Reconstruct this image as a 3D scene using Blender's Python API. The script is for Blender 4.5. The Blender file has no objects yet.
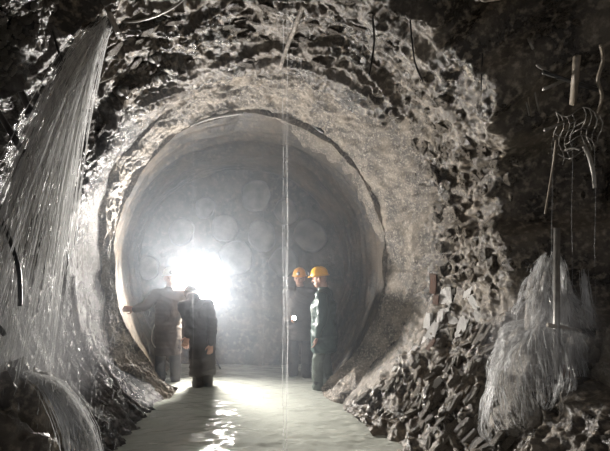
import bpy, bmesh, math, random
import numpy as np
from mathutils import Vector, Matrix

random.seed(7)
SC = bpy.context.scene
COL = SC.collection
F, CX, CY, EYE = 420.0, 305.0, 262.0, 1.7      # focal length in px, principal column, horizon row, eye height


def P(px, py, d):
    return Vector(((px - CX) * d / F, d, EYE - (py - CY) * d / F))


# ---------------------------------------------------------------- camera, world, exposure
cam_d = bpy.data.cameras.new('camera')
cam_d.sensor_width = 36.0
cam_d.lens = F / 610.0 * 36.0
cam_d.shift_y = (CY - 225.5) / 610.0
cam_d.clip_start = 0.05
cam = bpy.data.objects.new('camera', cam_d)
COL.objects.link(cam)
cam.location = (0, 0, EYE)
cam.rotation_euler = (math.pi / 2, 0, 0)
SC.camera = cam

world = bpy.data.worlds.new('tunnel_world')
SC.world = world
world.use_nodes = True
world.node_tree.nodes['Background'].inputs[0].default_value = (0.95, 0.95, 1.0, 1)
world.node_tree.nodes['Background'].inputs[1].default_value = 0.5
SC.view_settings.view_transform = 'Standard'
SC.view_settings.look = 'None'
SC.view_settings.gamma = 1
SC.view_settings.use_curve_mapping = False
SC.view_settings.exposure = 0.0
LAMP_STRENGTH = 790.0
HAZE = 0.066


# ---------------------------------------------------------------- noise
def _hash(ix, iy, iz, seed):
    h = (ix.astype(np.int64) * 374761393 + iy.astype(np.int64) * 668265263 + iz.astype(np.int64) * 2147483647 + seed * 974711) & 0xFFFFFFFF
    h = ((h ^ (h >> 13)) * 1274126177) & 0xFFFFFFFF
    h = ((h ^ (h >> 16)) * 2246822519) & 0xFFFFFFFF
    return ((h ^ (h >> 15)) & 0xFFFFFF).astype(np.float64) / float(0xFFFFFF)


def vnoise(x, y, z, seed=0):
    x, y, z = np.broadcast_arrays(np.asarray(x, float), np.asarray(y, float), np.asarray(z, float))
    fx, fy, fz = np.floor(x), np.floor(y), np.floor(z)
    u, v, w = x - fx, y - fy, z - fz
    u = u * u * u * (u * (u * 6 - 15) + 10); v = v * v * v * (v * (v * 6 - 15) + 10); w = w * w * w * (w * (w * 6 - 15) + 10)
    r = 0
    for a in (0, 1):
        for b in (0, 1):
            for c in (0, 1):
                r = r + (u if a else 1 - u) * (v if b else 1 - v) * (w if c else 1 - w) * _hash(fx + a, fy + b, fz + c, seed)
    return r * 2 - 1


def fbm(x, y, z, octs=4, seed=0, gain=0.5):
    r, a = 0, 1.0
    for i in range(octs):
        k = 2.03 ** i
        r = r + a * vnoise(x * k, y * k, z * k, seed + i)
        a *= gain
    return r


def ridged(x, y, z, octs=3, seed=0):
    r, a = 0, 1.0
    for i in range(octs):
        k = 2.1 ** i
        r = r + a * (1 - np.abs(vnoise(x * k, y * k, z * k, seed + i)) * 2)
        a *= 0.5
    return r


def sstep(a, b, x):
    t = np.clip((x - a) / (b - a), 0, 1)
    return t * t * (3 - 2 * t)


# ---------------------------------------------------------------- materials
def new_mat(name):
    m = bpy.data.materials.new(name)
    m.use_nodes = True
    nt = m.node_tree
    return m, nt, nt.nodes, nt.links, nt.nodes['Principled BSDF']


def rock_mat(name, c0, c1, c2, scale=3.0, rough=(0.22, 0.6), bump=0.6, spec=0.5, stretch=(1, 1, 1), lo=.42, hi=.62):
    m, nt, N, L, b = new_mat(name)
    tc = N.new('ShaderNodeTexCoord')
    mp = N.new('ShaderNodeMapping'); mp.inputs['Scale'].default_value = stretch
    L.new(tc.outputs['Object'], mp.inputs['Vector'])
    n1 = N.new('ShaderNodeTexNoise'); n1.inputs['Scale'].default_value = scale; n1.inputs['Detail'].default_value = 8; n1.inputs['Roughness'].default_value = .62
    L.new(mp.outputs[0], n1.inputs['Vector'])
    r1 = N.new('ShaderNodeValToRGB')
    r1.color_ramp.elements[0].position = lo; r1.color_ramp.elements[0].color = (*c0, 1)
    r1.color_ramp.elements[1].position = hi; r1.color_ramp.elements[1].color = (*c1, 1)
    L.new(n1.outputs['Fac'], r1.inputs['Fac'])
    n2 = N.new('ShaderNodeTexNoise'); n2.inputs['Scale'].default_value = scale * 9; n2.inputs['Detail'].default_value = 6
    L.new(mp.outputs[0], n2.inputs['Vector'])
    r2 = N.new('ShaderNodeValToRGB')
    r2.color_ramp.elements[0].position = .5; r2.color_ramp.elements[0].color = (0, 0, 0, 1)
    r2.color_ramp.elements[1].position = .72; r2.color_ramp.elements[1].color = (1, 1, 1, 1)
    L.new(n2.outputs['Fac'], r2.inputs['Fac'])
    mx = N.new('ShaderNodeMix'); mx.data_type = 'RGBA'
    L.new(r2.outputs['Color'], mx.inputs['Factor'])
    L.new(r1.outputs['Color'], mx.inputs['A'])
    mx.inputs['B'].default_value = (*c2, 1)
    L.new(mx.outputs['Result'], b.inputs['Base Color'])
    mr = N.new('ShaderNodeMapRange')
    mr.inputs['From Min'].default_value = .35; mr.inputs['From Max'].default_value = .65
    mr.inputs['To Min'].default_value = rough[0]; mr.inputs['To Max'].default_value = rough[1]
    L.new(n1.outputs['Fac'], mr.inputs['Value']); L.new(mr.outputs[0], b.inputs['Roughness'])
    b.inputs['Specular IOR Level'].default_value = spec
    bp = N.new('ShaderNodeBump'); bp.inputs['Strength'].default_value = bump; bp.inputs['Distance'].default_value = .03
    n3 = N.new('ShaderNodeTexNoise'); n3.inputs['Scale'].default_value = scale * 10; n3.inputs['Detail'].default_value = 9; n3.inputs['Roughness'].default_value = .65
    L.new(mp.outputs[0], n3.inputs['Vector'])
    L.new(n3.outputs['Fac'], bp.inputs['Height'])
    L.new(bp.outputs[0], b.inputs['Normal'])
    return m


def plain_mat(name, c, rough=.6, metal=0.0, spec=.5, var=.3, scale=20):
    m, nt, N, L, b = new_mat(name)
    tc = N.new('ShaderNodeTexCoord')
    n1 = N.new('ShaderNodeTexNoise'); n1.inputs['Scale'].default_value = scale; n1.inputs['Detail'].default_value = 4
    L.new(tc.outputs['Object'], n1.inputs['Vector'])
    r1 = N.new('ShaderNodeValToRGB')
    r1.color_ramp.elements[0].position = .3; r1.color_ramp.elements[0].color = (*[x * (1 - var) for x in c], 1)
    r1.color_ramp.elements[1].position = .7; r1.color_ramp.elements[1].color = (*[min(1, x * (1 + var)) for x in c], 1)
    L.new(n1.outputs['Fac'], r1.inputs['Fac']); L.new(r1.outputs[0], b.inputs['Base Color'])
    b.inputs['Roughness'].default_value = rough
    b.inputs['Metallic'].default_value = metal
    b.inputs['Specular IOR Level'].default_value = spec
    bp = N.new('ShaderNodeBump'); bp.inputs['Strength'].default_value = .25; bp.inputs['Distance'].default_value = .01
    L.new(n1.outputs['Fac'], bp.inputs['Height']); L.new(bp.outputs[0], b.inputs['Normal'])
    return m


def emit_mat(name, c, s):
    m, nt, N, L, b = new_mat(name)
    b.inputs['Base Color'].default_value = (*c, 1)
    b.inputs['Emission Color'].default_value = (*c, 1)
    b.inputs['Emission Strength'].default_value = s
    return m


def strand_mat(name, alpha=.5, c=(.95, .95, .94)):
    m = bpy.data.materials.new(name); m.use_nodes = True
    N, L = m.node_tree.nodes, m.node_tree.links
    N.remove(N['Principled BSDF'])
    d = N.new('ShaderNodeBsdfDiffuse'); d.inputs[0].default_value = (*c, 1)
    t = N.new('ShaderNodeBsdfTranslucent'); t.inputs[0].default_value = (*c, 1)
    g = N.new('ShaderNodeBsdfGlossy'); g.inputs['Roughness'].default_value = .25
    tr = N.new('ShaderNodeBsdfTransparent')
    a1 = N.new('ShaderNodeMixShader'); a1.inputs[0].default_value = .5
    L.new(d.outputs[0], a1.inputs[1]); L.new(t.outputs[0], a1.inputs[2])
    a2 = N.new('ShaderNodeMixShader'); a2.inputs[0].default_value = .3
    L.new(a1.outputs[0], a2.inputs[1]); L.new(g.outputs[0], a2.inputs[2])
    tc = N.new('ShaderNodeTexCoord')
    mp = N.new('ShaderNodeMapping'); mp.inputs['Scale'].default_value = (25, 25, 5)
    n = N.new('ShaderNodeTexNoise'); n.inputs['Scale'].default_value = 1; n.inputs['Detail'].default_value = 3
    L.new(tc.outputs['Object'], mp.inputs[0]); L.new(mp.outputs[0], n.inputs['Vector'])
    mr = N.new('ShaderNodeMapRange'); mr.inputs['From Min'].default_value = .3; mr.inputs['From Max'].default_value = .7
    mr.inputs['To Min'].default_value = alpha * .25; mr.inputs['To Max'].default_value = min(1, alpha * 1.6)
    L.new(n.outputs['Fac'], mr.inputs['Value'])
    a3 = N.new('ShaderNodeMixShader')
    L.new(mr.outputs[0], a3.inputs[0]); L.new(tr.outputs[0], a3.inputs[1]); L.new(a2.outputs[0], a3.inputs[2])
    L.new(a3.outputs[0], N['Material Output'].inputs['Surface'])
    return m


M = {}
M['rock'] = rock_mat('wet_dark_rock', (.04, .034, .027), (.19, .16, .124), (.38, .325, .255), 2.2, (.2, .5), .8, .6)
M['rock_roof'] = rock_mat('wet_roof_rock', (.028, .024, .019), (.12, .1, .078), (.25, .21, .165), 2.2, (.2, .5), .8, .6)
M['mound'] = rock_mat('pale_mound_rock', (.16, .145, .125), (.34, .31, .27), (.5, .46, .41), 5.0, (.25, .6), .8, .5)  # also used on the overhang, where its paleness replaces lamplight
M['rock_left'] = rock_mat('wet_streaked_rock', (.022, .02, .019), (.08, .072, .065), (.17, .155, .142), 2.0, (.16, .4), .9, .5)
M['collar'] = rock_mat('pale_shotcrete', (.075, .063, .049), (.27, .23, .182), (.43, .375, .305), 4.5, (.35, .7), .6, .5)
M['bore'] = rock_mat('bored_rock', (.022, .018, .012), (.1, .076, .05), (.13, .1, .07), 1.6, (.4, .7), .5, .4)
M['bank'] = rock_mat('slaty_rock', (.12, .106, .088), (.29, .255, .21), (.42, .38, .32), 4.0, (.25, .6), .8, .5)
M['rust'] = rock_mat('rusty_rock', (.07, .035, .02), (.15, .07, .04), (.2, .12, .08), 8.0, (.3, .6), .6, .5)
M['white'] = rock_mat('white_crust', (.55, .53, .5), (.75, .73, .7), (.8, .79, .77), 6.0, (.3, .6), .5, .5)
M['disc'] = plain_mat('pale_disc', (.13, .122, .108), .8, var=.5, scale=5)
M['black'] = plain_mat('black_rubber', (.012, .012, .013), .45)
M['dark_steel'] = plain_mat('dark_steel', (.06, .058, .055), .4, .6)
M['steel'] = plain_mat('wet_steel', (.3, .29, .27), .35, .5)
M['old_steel'] = plain_mat('muddy_steel', (.3, .28, .25), .4, .2)
M['old_timber'] = plain_mat('muddy_timber', (.26, .22, .17), .5)
M['timber'] = plain_mat('wet_timber', (.28, .24, .19), .5)
M['water_strand'] = strand_mat('falling_water', .58)
M['water_thin'] = strand_mat('thin_falling_water', .42)


# ---------------------------------------------------------------- object helpers
def tag(o, label=None, cat=None, group=None, kind=None):
    if label: o['label'] = label
    if cat: o['category'] = cat
    if group: o['group'] = group
    if kind: o['kind'] = kind
    return o


def link_mesh(name, me, mat, parent=None, smooth=True):
    if mat is not None and not me.materials: me.materials.append(mat)
    if smooth: me.polygons.foreach_set('use_smooth', [True] * len(me.polygons))
    o = bpy.data.objects.new(name, me); COL.objects.link(o)
    if parent is not None:
        o.parent = parent
        o.matrix_parent_inverse = Matrix.Translation(-Vector(parent.location)) if parent.type == 'EMPTY' else Matrix.Identity(4)
    return o


def obj(name, bm, mat, parent=None, smooth=True):
    bmesh.ops.recalc_face_normals(bm, faces=bm.faces)
    me = bpy.data.meshes.new(name); bm.to_mesh(me); bm.free()
    return link_mesh(name, me, mat, parent, smooth)


def empty(name, loc):
    o = bpy.data.objects.new(name, None); COL.objects.link(o); o.location = loc; o.empty_display_size = .1
    return o


def grid_mesh(name, G, flip=False, wrap=False):
    n, m = G.shape[:2]
    me = bpy.data.meshes.new(name)
    idx = np.arange(n * m).reshape(n, m)
    if wrap: idx = np.vstack([idx, idx[:1]])
    q = np.stack([idx[:-1, :-1], idx[1:, :-1], idx[1:, 1:], idx[:-1, 1:]], -1).reshape(-1, 4)
    if flip: q = q[:, ::-1]
    me.vertices.add(n * m); me.vertices.foreach_set('co', np.ascontiguousarray(G.reshape(-1, 3), dtype=np.float32).ravel())
    me.loops.add(q.size); me.loops.foreach_set('vertex_index', np.ascontiguousarray(q, dtype=np.int32).ravel())
    me.polygons.add(len(q)); me.polygons.foreach_set('loop_start', np.arange(0, q.size, 4, dtype=np.int32))
    me.update(calc_edges=True); me.validate()
    return me


def frame(d):
    d = Vector(d).normalized()
    a = Vector((0, 0, 1)) if abs(d.z) < .9 else Vector((1, 0, 0))
    u = d.cross(a).normalized()
    return u, d.cross(u).normalized()


def tube(bm, pts, rad, n=8, cap=True):
    pts = [Vector(p) for p in pts]
    rads = rad if isinstance(rad, (list, tuple)) else [rad] * len(pts)
    rings = []
    u = None
    for i, p in enumerate(pts):
        t = (pts[min(i + 1, len(pts) - 1)] - pts[max(i - 1, 0)]).normalized()
        if u is None: u, v = frame(t)
        else:
            u = (u - t * u.dot(t)).normalized(); v = t.cross(u)
        rings.append([bm.verts.new(p + (u * math.cos(k * 2 * math.pi / n) + v * math.sin(k * 2 * math.pi / n)) * rads[i]) for k in range(n)])
    for a, b in zip(rings, rings[1:]):
        for k in range(n):
            bm.faces.new((a[k], a[(k + 1) % n], b[(k + 1) % n], b[k]))
    if cap:
        bm.faces.new(rings[0][::-1]); bm.faces.new(rings[-1])


def bez(p0, p1, p2, p3, n=12):
    p0, p1, p2, p3 = map(Vector, (p0, p1, p2, p3))
    return [p0 * (1 - t) ** 3 + p1 * 3 * t * (1 - t) ** 2 + p2 * 3 * t * t * (1 - t) + p3 * t ** 3 for t in [i / n for i in range(n + 1)]]


def smooth_path(pts, n=6):
    pts = [Vector(p) for p in pts]
    q = [pts[0]] + pts + [pts[-1]]
    out = []
    for i in range(1, len(q) - 2):
        for k in range(n):
            t = k / n
            a, b, c, d = q[i - 1], q[i], q[i + 1], q[i + 2]
            out.append(.5 * ((2 * b) + (c - a) * t + (2 * a - 5 * b + 4 * c - d) * t * t + (3 * b - a - 3 * c + d) * t ** 3))
    out.append(pts[-1])
    return out


# ---------------------------------------------------------------- tunnel surface
# stations: depth, centre x, centre z, half width, half height (metres)
ST = []
for d, cx, cy, rx, ry in ((5.3, 248, 262, 146, 161), (5.05, 250, 261, 163, 176), (4.7, 256, 259, 186, 190), (4.3, 261, 257, 212, 212)):
    k = d / F
    ST.append((d, (cx - CX) * k, EYE - (cy - CY) * k, rx * k, ry * k))
ST += [(3.9, -.40, 1.74, 2.22, 2.24), (3.0, -.28, 1.74, 2.34, 2.30), (2.0, -.15, 1.74, 2.4, 2.36), (-2.5, 0, 1.74, 2.5, 2.4)]
ST = np.array(sorted(ST))


def station(d):
    return [np.interp(d, ST[:, 0], ST[:, i]) for i in range(1, 5)]


def wall_point(th, d, rough=1.0):
    """th in degrees (0 right, 90 up, 180 left); displaced chamber surface"""
    th = np.asarray(th, float); d = np.asarray(d, float)
    cx, cz, rx, rz = station(d)
    a = np.radians(th)
    s = th / 57.3 * 2.25
    near = sstep(5.25, 4.4, d)
    # recess on the right, step on the upper left, bulge at the lower right bank
    wob = .32 * vnoise(s * 1.7, d * .0, 3.3, 5) + .15 * vnoise(s * 6, 0, 1.3, 6)
    wob = wob - .3 * sstep(14, 40, th)
    rec = sstep(3.72 + wob, 3.4 + wob, d) * sstep(-30, -8, th + 6 * vnoise(d * 2, 0, 0, 8)) * sstep(57, 43, th + 14 * vnoise(d * 2.5, 2, 0, 9))
    wob2 = .18 * vnoise(s * 2.2, 0, 7.3, 15) + .07 * vnoise(s * 9, 0, 2.3, 16)
    stp = sstep(2.52 + wob2, 2.36 + wob2, d) * sstep(112, 126, th) * sstep(182, 160, th)
    bank = sstep(-8, -38, th) * sstep(5.3, 4.6, d)
    lump = fbm(s * 1.6, d * 1.6, 0, 3, 20) * .075
    ringr = ridged(s * .9 + .6 * vnoise(s, d, 0, 31), d * 5.0 + .8 * vnoise(s * 1.2, d * 1.2, 5, 30), 0, 2, 33) * .032
    crag = ridged(s * 3.2 + d * 1.4, d * 3.2 - s * 1.2, 1.7, 3, 40) * .045
    left = sstep(150, 185, th)
    streak = ridged(s * .8 + d * .8, d * 9 + 1.4 * vnoise(s * .7, d, 3, 50), .5, 3, 51) * .042
    diag = ridged((s + d) * 1.2, (s - d) * 5.5 + .8 * vnoise(s * 2, d * 2, 1, 61), 0, 3, 60) * .05
    fine = fbm(s * 13, d * 13, 0, 3, 70, .6) * .019
    rightw = sstep(60, 30, th) * (1 - bank)
    roof = (1 - left) * (1 - rightw) * (1 - bank)
    disp = lump * (1 - .5 * left) + fine * (1 - .4 * left) + roof * (1.9 * ringr + .3 * crag) + left * streak + rightw * (1.15 * crag + .3 * ringr) + bank * (diag + .3 * crag)
    disp = (disp + stp * .8 * crag) * near * rough
    dr = .75 * rec - (.45 + .35 * np.clip(2.45 - d, 0, 1.2)) * stp - .10 * bank - disp
    return np.stack([cx + (rx + dr) * np.cos(a), d + 0 * th, cz + (rz + dr) * np.sin(a)], -1)


DS = np.concatenate([np.linspace(5.3, 2.0, 330), np.linspace(1.98, 1.0, 100), np.linspace(.97, .3, 20), np.linspace(.2, -2.5, 20)])


def wall_part(name, t0, t1, n, mat):
    th, dd = np.meshgrid(np.linspace(t0, t1, n), DS, indexing='ij')
    o = link_mesh(name, grid_mesh(name, wall_point(th, dd)), mat)
    return o


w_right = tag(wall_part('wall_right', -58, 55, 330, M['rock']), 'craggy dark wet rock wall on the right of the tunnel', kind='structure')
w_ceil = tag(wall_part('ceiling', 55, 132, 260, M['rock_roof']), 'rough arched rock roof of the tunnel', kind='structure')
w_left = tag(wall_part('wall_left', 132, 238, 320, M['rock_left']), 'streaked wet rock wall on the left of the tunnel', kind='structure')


# collar of pale shotcrete around the mouth of the bore
def collar_point(th, t):
    """t 0 at the inner edge, 1 outermost"""
    th = np.asarray(th, float); t = np.asarray(t, float)
    s = th / 57.3 * 1.9
    a = np.radians(th)
    wid = .62 + .2 * vnoise(s * 1.3, 0, 9, 80) + .1 * vnoise(s * 5, 0, 9, 81) + .45 * sstep(75, 30, th) * sstep(-40, -15, th) - .36 * sstep(140, 175, th)
    d = 5.42 - np.maximum(t - .12, 0) / .88 * wid
    cx, cz, rx, rz = station(np.minimum(d, 5.3))
    k = 5.4 / F
    lip = sstep(.14, 0, t)
    edge = .03 * vnoise(s * 3, 0, 4, 82) + .05 * np.maximum(vnoise(s * 1.2, 0, 5, 83), 0)
    dr = -.05 + .085 * sstep(.55, 1.0, t) - lip * (.045 + edge)
    dis = .022 * fbm(s * 5, t * 5, 0, 3, 84) + .013 * fbm(s * 22, t * 12, 0, 3, 88, .6) + .018 * ridged(s * 1.2, t * 5, 3, 2, 86)
    dr = dr - dis * (.3 + .7 * sstep(0, .2, t))
    return np.stack([cx + (rx + dr) * np.cos(a), d, cz + (rz + dr) * np.sin(a)], -1)


th, tt = np.meshgrid(np.linspace(-58, 238, 700), np.concatenate([np.linspace(0, .14, 14), np.linspace(.15, 1, 70)]), indexing='ij')
collar = tag(link_mesh('trim_1', grid_mesh('trim_1', collar_point(th, tt)), M['collar']), 'pale shotcrete collar ringing the mouth of the bored section', kind='structure')

# inner bore and face
FACE_D = 6.95
fk = FACE_D / F
fcx, fcz, frx, frz = (239 - CX) * fk, EYE - (266 - CY) * fk, 101 * fk, 95 * fk
lk = 5.4 / F
lcx, lcz, lrx, lrz = (247 - CX) * lk, EYE, 143 * lk, 158 * lk


def bore_point(th, t):
    a = np.radians(th); s = th / 57.3 * 1.8
    d = 5.41 + (FACE_D - 5.41 + .05) * t
    u = t ** .8
    cx = lcx + (fcx - lcx) * t; cz = lcz + (fcz - lcz) * t
    rx = lrx + .06 + (frx - lrx - .06) * u; rz = lrz + .06 + (frz - lrz - .06) * u
    dr = -.02 * ridged(s * .5, d * 5 + .5 * vnoise(s, d, 0, 91), 0, 3, 90) - .03 * fbm(s * 1.5, d * 1.5, 0, 4, 93)
    rz = np.where(a * 0 + np.sin(a) < 0, rz * (1 + .45 * t), rz)
    return np.stack([cx + (rx + dr) * np.cos(a), d, cz + (rz + dr) * np.sin(a)], -1)


th, tt = np.meshgrid(np.linspace(-75, 255, 320), np.linspace(0, 1, 110), indexing='ij')
tag(link_mesh('wall_bore', grid_mesh('wall_bore', bore_point(th, tt)), M['bore']), 'brown ringed rock wall of the bored inner section', kind='structure')
th, tt = np.meshgrid(np.linspace(-180, 180, 160), np.linspace(0, 1, 60), indexing='ij')
a = np.radians(th)
G = np.stack([fcx + (frx + .05) * tt * np.cos(a), FACE_D + 0 * tt, fcz + (frz + .05) * np.where(np.sin(a) < 0, 1.45, 1.0) * tt * np.sin(a)], -1)
G[..., 1] += .04 * fbm(G[..., 0] * 2, G[..., 2] * 2, 0, 4, 95) + .03 * (1 - tt)
face = tag(link_mesh('wall_back', grid_mesh('wall_back', G, True), M['bore']), 'hazy rock face closing the far end of the tunnel', kind='structure')
for px, py, pr in ((256, 196, 16), (225, 228, 14), (310, 236, 16), (182, 232, 13), (149, 268, 11), (262, 236, 15), (286, 212, 12), (236, 258, 17), (284, 262, 14), (206, 208, 11), (170, 302, 12)):  # low pale discs set on the far wall
    c = P(px, py, FACE_D); r = pr * fk
    bm = bmesh.new()
    n = 24; rings = []
    for rr, dy in ((1.0, .03), (1.0, -.03), (.95, -.05), (.86, -.055), (.82, -.045), (.4, -.055)):
        rings.append([bm.verts.new((c.x + r * rr * (1 + .09 * math.sin(k * .52 + px) + .05 * math.sin(k * 1.3 + py)) * math.cos(k * 2 * math.pi / n), c.y + dy, c.z + r * rr * (1.05 + .08 * math.sin(k * .52 + py)) * math.sin(k * 2 * math.pi / n))) for k in range(n)])
    for p, q in zip(rings, rings[1:]):
        for k in range(n): bm.faces.new((p[k], p[(k + 1) % n], q[(k + 1) % n], q[k]))
    bm.faces.new(rings[-1]); bm.faces.new(rings[0][::-1])
    obj('round_disc', bm, M['disc'], face)

# remnant of pale lining left on the right shoulder of the bore
th, tt = np.meshgrid(np.linspace(8, 82, 120), np.linspace(0, 1, 26), indexing='ij')
reach = .10 + .16 * sstep(78, 60, th) * (.75 + .5 * vnoise(th * .12, 0, 0, 140) + .25 * vnoise(th * .5, 0, 0, 141)) * sstep(8, 22, th)
G = bore_point(th, tt * reach)
ctr = np.stack([np.full(th.shape, lcx), G[..., 1], np.full(th.shape, lcz)], -1)
dirn = ctr - G; dirn /= np.linalg.norm(dirn, axis=-1, keepdims=True)
G = G + dirn * (.055 * sstep(1.0, .93, tt) + .012 * fbm(th * .25, tt * 5, 0, 3, 145))[..., None]
link_mesh('lining_panel', grid_mesh('lining_panel', G), M['collar'], collar)
# floor under the water
gx, gy = np.meshgrid(np.linspace(-3, 3, 60), np.linspace(-2.5, 7.0, 90), indexing='ij')
gz = -.2 + .05 * fbm(gx * 1.3, gy * 1.3, 0, 3, 97)
tag(link_mesh('floor', grid_mesh('floor', np.stack([gx, gy, gz], -1)), M['bank']), 'rubble floor under the flood water', kind='structure')


# ---------------------------------------------------------------- rocks set in the walls (parts of the walls)
def rock_mesh(name, seed, flat=1.0, long=1.0, mat=None):
    rnd = random.Random(seed)
    bm = bmesh.new()
    bmesh.ops.create_icosphere(bm, subdivisions=1, radius=1)
    for v in bm.verts:
        k = rnd.uniform(.7, 1.2)
        v.co = Vector((v.co.x * long * k, v.co.y * k, v.co.z * flat * k))
    me = bpy.data.meshes.new(name); bm.to_mesh(me); bm.free()
    me.materials.append(mat)
    return me


def place_on_wall(name, me, th, d, size, parent, spin=None, sink=.3, tilt=.25, rnd=random, lift=0):
    p0 = Vector(wall_point(th, d)); p1 = Vector(wall_point(th + 1.0, d)); p2 = Vector(wall_point(th, d - .05))
    cx, cz, rx, rz = station(d)
    nrm = Vector((cx - p0.x, 0, cz - p0.z)).normalized()
    t1 = Vector((0, -1, 0)); t2 = nrm.cross(t1).normalized()
    ang = rnd.uniform(0, 6.28) if spin is None else spin + rnd.uniform(-.25, .25)
    X = t1 * math.cos(ang) + t2 * math.sin(ang); Y = nrm.cross(X)
    R = Matrix((X, Y, nrm)).transposed() @ Matrix.Rotation(rnd.uniform(-tilt, tilt), 3, 'X') @ Matrix.Rotation(rnd.uniform(-tilt, tilt), 3, 'Y')
    o = bpy.data.objects.new(name, me); COL.objects.link(o); o.parent = parent
    o.matrix_local = Matrix.Translation(p0 + nrm * (size * (.35 - sink) + lift)) @ R.to_4x4() @ Matrix.Diagonal((size, size, size, 1))
    return o


rocks_lit = [rock_mesh('rock', 170 + i, .7, 1.7, M['mound']) for i in range(8)]
rocks_c = [rock_mesh('rock', 150 + i, .5, 2.2, M['rock_roof']) for i in range(8)]
rocks_d = [rock_mesh('rock', 100 + i, .6, 1.4, M['rock']) for i in range(8)]
rocks_l = [rock_mesh('rock', 200 + i, .5, 2.0, M['rock_left']) for i in range(6)]
def slab_mesh(name, seed, dims, mat, cuts=1, jit=.3):
    rnd = random.Random(seed)
    bm = bmesh.new(); bmesh.ops.create_cube(bm, size=2)
    bmesh.ops.subdivide_edges(bm, edges=bm.edges[:], cuts=cuts, use_grid_fill=True)
    for v in bm.verts:
        v.co = Vector([c * dm + rnd.uniform(-jit, jit) * min(dm, 1.0) for c, dm in zip(v.co, dims)])
        if abs(v.co.x) > dims[0] * .6: v.co.y *= rnd.uniform(.55, 1.0); v.co.z *= .85
    me = bpy.data.meshes.new(name); bm.to_mesh(me); bm.free(); me.materials.append(mat)
    return me


slabs = [slab_mesh('rock_slab', 300 + i, (2.6, .7, .6), M['bank'], 1, .28) for i in range(10)]
rusty = [slab_mesh('rock_slab', 400 + i, (2.2, .95, .3), M['rust'], 1, .25) for i in range(3)]
whites = [slab_mesh('white_crust', 500 + i, (1.8, .8, .2), M['white'], 2, .55) for i in range(6)]
rnd = random.Random(11)
for i in range(110):
    place_on_wall('rock', rnd.choice(rocks_c), rnd.uniform(58, 130), rnd.uniform(3.1, 4.5), rnd.uniform(.02, .05), w_ceil, spin=1.57, rnd=rnd)
for i in range(150):
    place_on_wall('rock', rnd.choice(rocks_d), rnd.uniform(-8, 54), rnd.uniform(3.7, 4.75), rnd.uniform(.025, .075), w_right, rnd=rnd)
for i in range(90):
    place_on_wall('rock', rnd.choice(rocks_l), rnd.uniform(140, 225), rnd.uniform(2.6, 4.6), rnd.uniform(.02, .05), w_left, spin=1.57, rnd=rnd)


from mathutils.bvhtree import BVHTree
SHELL = []
for o in (w_right, w_ceil, w_left, collar):
    me = o.data
    SHELL.append(BVHTree.FromPolygons([v.co for v in me.vertices], [p.vertices[:] for p in me.polygons]))
EYE_P = Vector((0, 0, EYE))


def hit(px, py):
    """first point of the tunnel shell seen along a sight line, with its normal turned to the room"""
    d = (P(px, py, 1.0) - EYE_P).normalized()
    best = None
    for t in SHELL:
        p, n, _, q = t.ray_cast(EYE_P, d)
        if p is not None and (best is None or q < best[2]): best = (p, n if n.dot(d) < 0 else -n, q)
    return best[0], best[1]


def place_at(name, me, px, py, size, parent, ang, lift=0.0, tilt=.15, rnd=random, jit=.2):
    """ang: direction of the long axis in the picture plane (degrees, 0 right, 90 up)"""
    p, n = hit(px, py)
    n = (n + sum((hit(px + a, py + b)[1] for a, b in ((6, 0), (-6, 0), (0, 6), (0, -6))), Vector())).normalized()
    a = math.radians(ang) + rnd.uniform(-jit, jit)
    X = Vector((math.cos(a), 0, math.sin(a))); X = (X - n * X.dot(n)).normalized(); Y = n.cross(X)
    R = Matrix((X, Y, n)).transposed() @ Matrix.Rotation(rnd.uniform(-tilt, tilt), 3, 'X') @ Matrix.Rotation(rnd.uniform(-tilt, tilt), 3, 'Y')
    o = bpy.data.objects.new(name, me); COL.objects.link(o); o.parent = parent
    o.matrix_local = Matrix.Translation(p + n * lift) @ R.to_4x4() @ Matrix.Diagonal((size, size, size, 1))
    return o


for px, py, s, sp in ((447, 298, .06, 95), (441, 315, .035, 85), (453, 320, .045, 80), (428, 322, .035, 75), (433, 332, .04, 65), (469, 290, .035, 100), (474, 302, .03, 150), (479, 318, .03, 110), (462, 327, .04, 80), (440, 342, .03, 65), (425, 338, .025, 65), (414, 350, .025, 60), (395, 368, .02, 60), (437, 383, .022, 60)):
    place_at('white_crust', rnd.choice(whites), px, py, s * 1.35, w_right, sp, lift=.004, tilt=.1, rnd=rnd)
for px, py, s, sp in ((434, 284, .05, 90), (436, 303, .04, 85), (431, 345, .03, 60)):
    place_at('rock_slab', rnd.choice(rusty), px, py, s, w_right, sp, lift=.003, tilt=.1, rnd=rnd)
n_slab = 0
while n_slab < 200:
    px, py = rnd.uniform(352, 515), rnd.uniform(325, 449)
    if py < 395 - (px - 352) * .62 or py > 398 + (px - 352) * .62: continue
    place_at('rock_slab', rnd.choice(slabs), px, py, rnd.uniform(.012, .034), w_right, 58, lift=.0, tilt=.35, rnd=rnd)
    n_slab += 1
# paler stones on the upper left overhang, their tone standing in for missing lamplight
n_lit = 0
while n_lit < 110:
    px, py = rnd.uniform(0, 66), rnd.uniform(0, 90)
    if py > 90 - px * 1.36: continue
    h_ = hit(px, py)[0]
    place_at('rock', rnd.choice(rocks_lit), px, py, rnd.uniform(.008, .02), w_left if math.degrees(math.atan2(h_.z - 1.74, h_.x + .2)) > 132 else w_ceil, 55, lift=.004, tilt=.5, rnd=rnd)
    n_lit += 1
# crusts left hanging in the dark recess
for i in range(46):
    c_ = rnd.choice(((583, 128), (598, 75), (575, 140), (600, 150), (590, 165), (545, 20), (575, 20)))
    place_at('rock', rnd.choice(rocks_d), c_[0] + rnd.gauss(0, 9), c_[1] + rnd.gauss(0, 13), rnd.uniform(.015, .04), w_right, rnd.uniform(0, 180), lift=.01, rnd=rnd)


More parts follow.
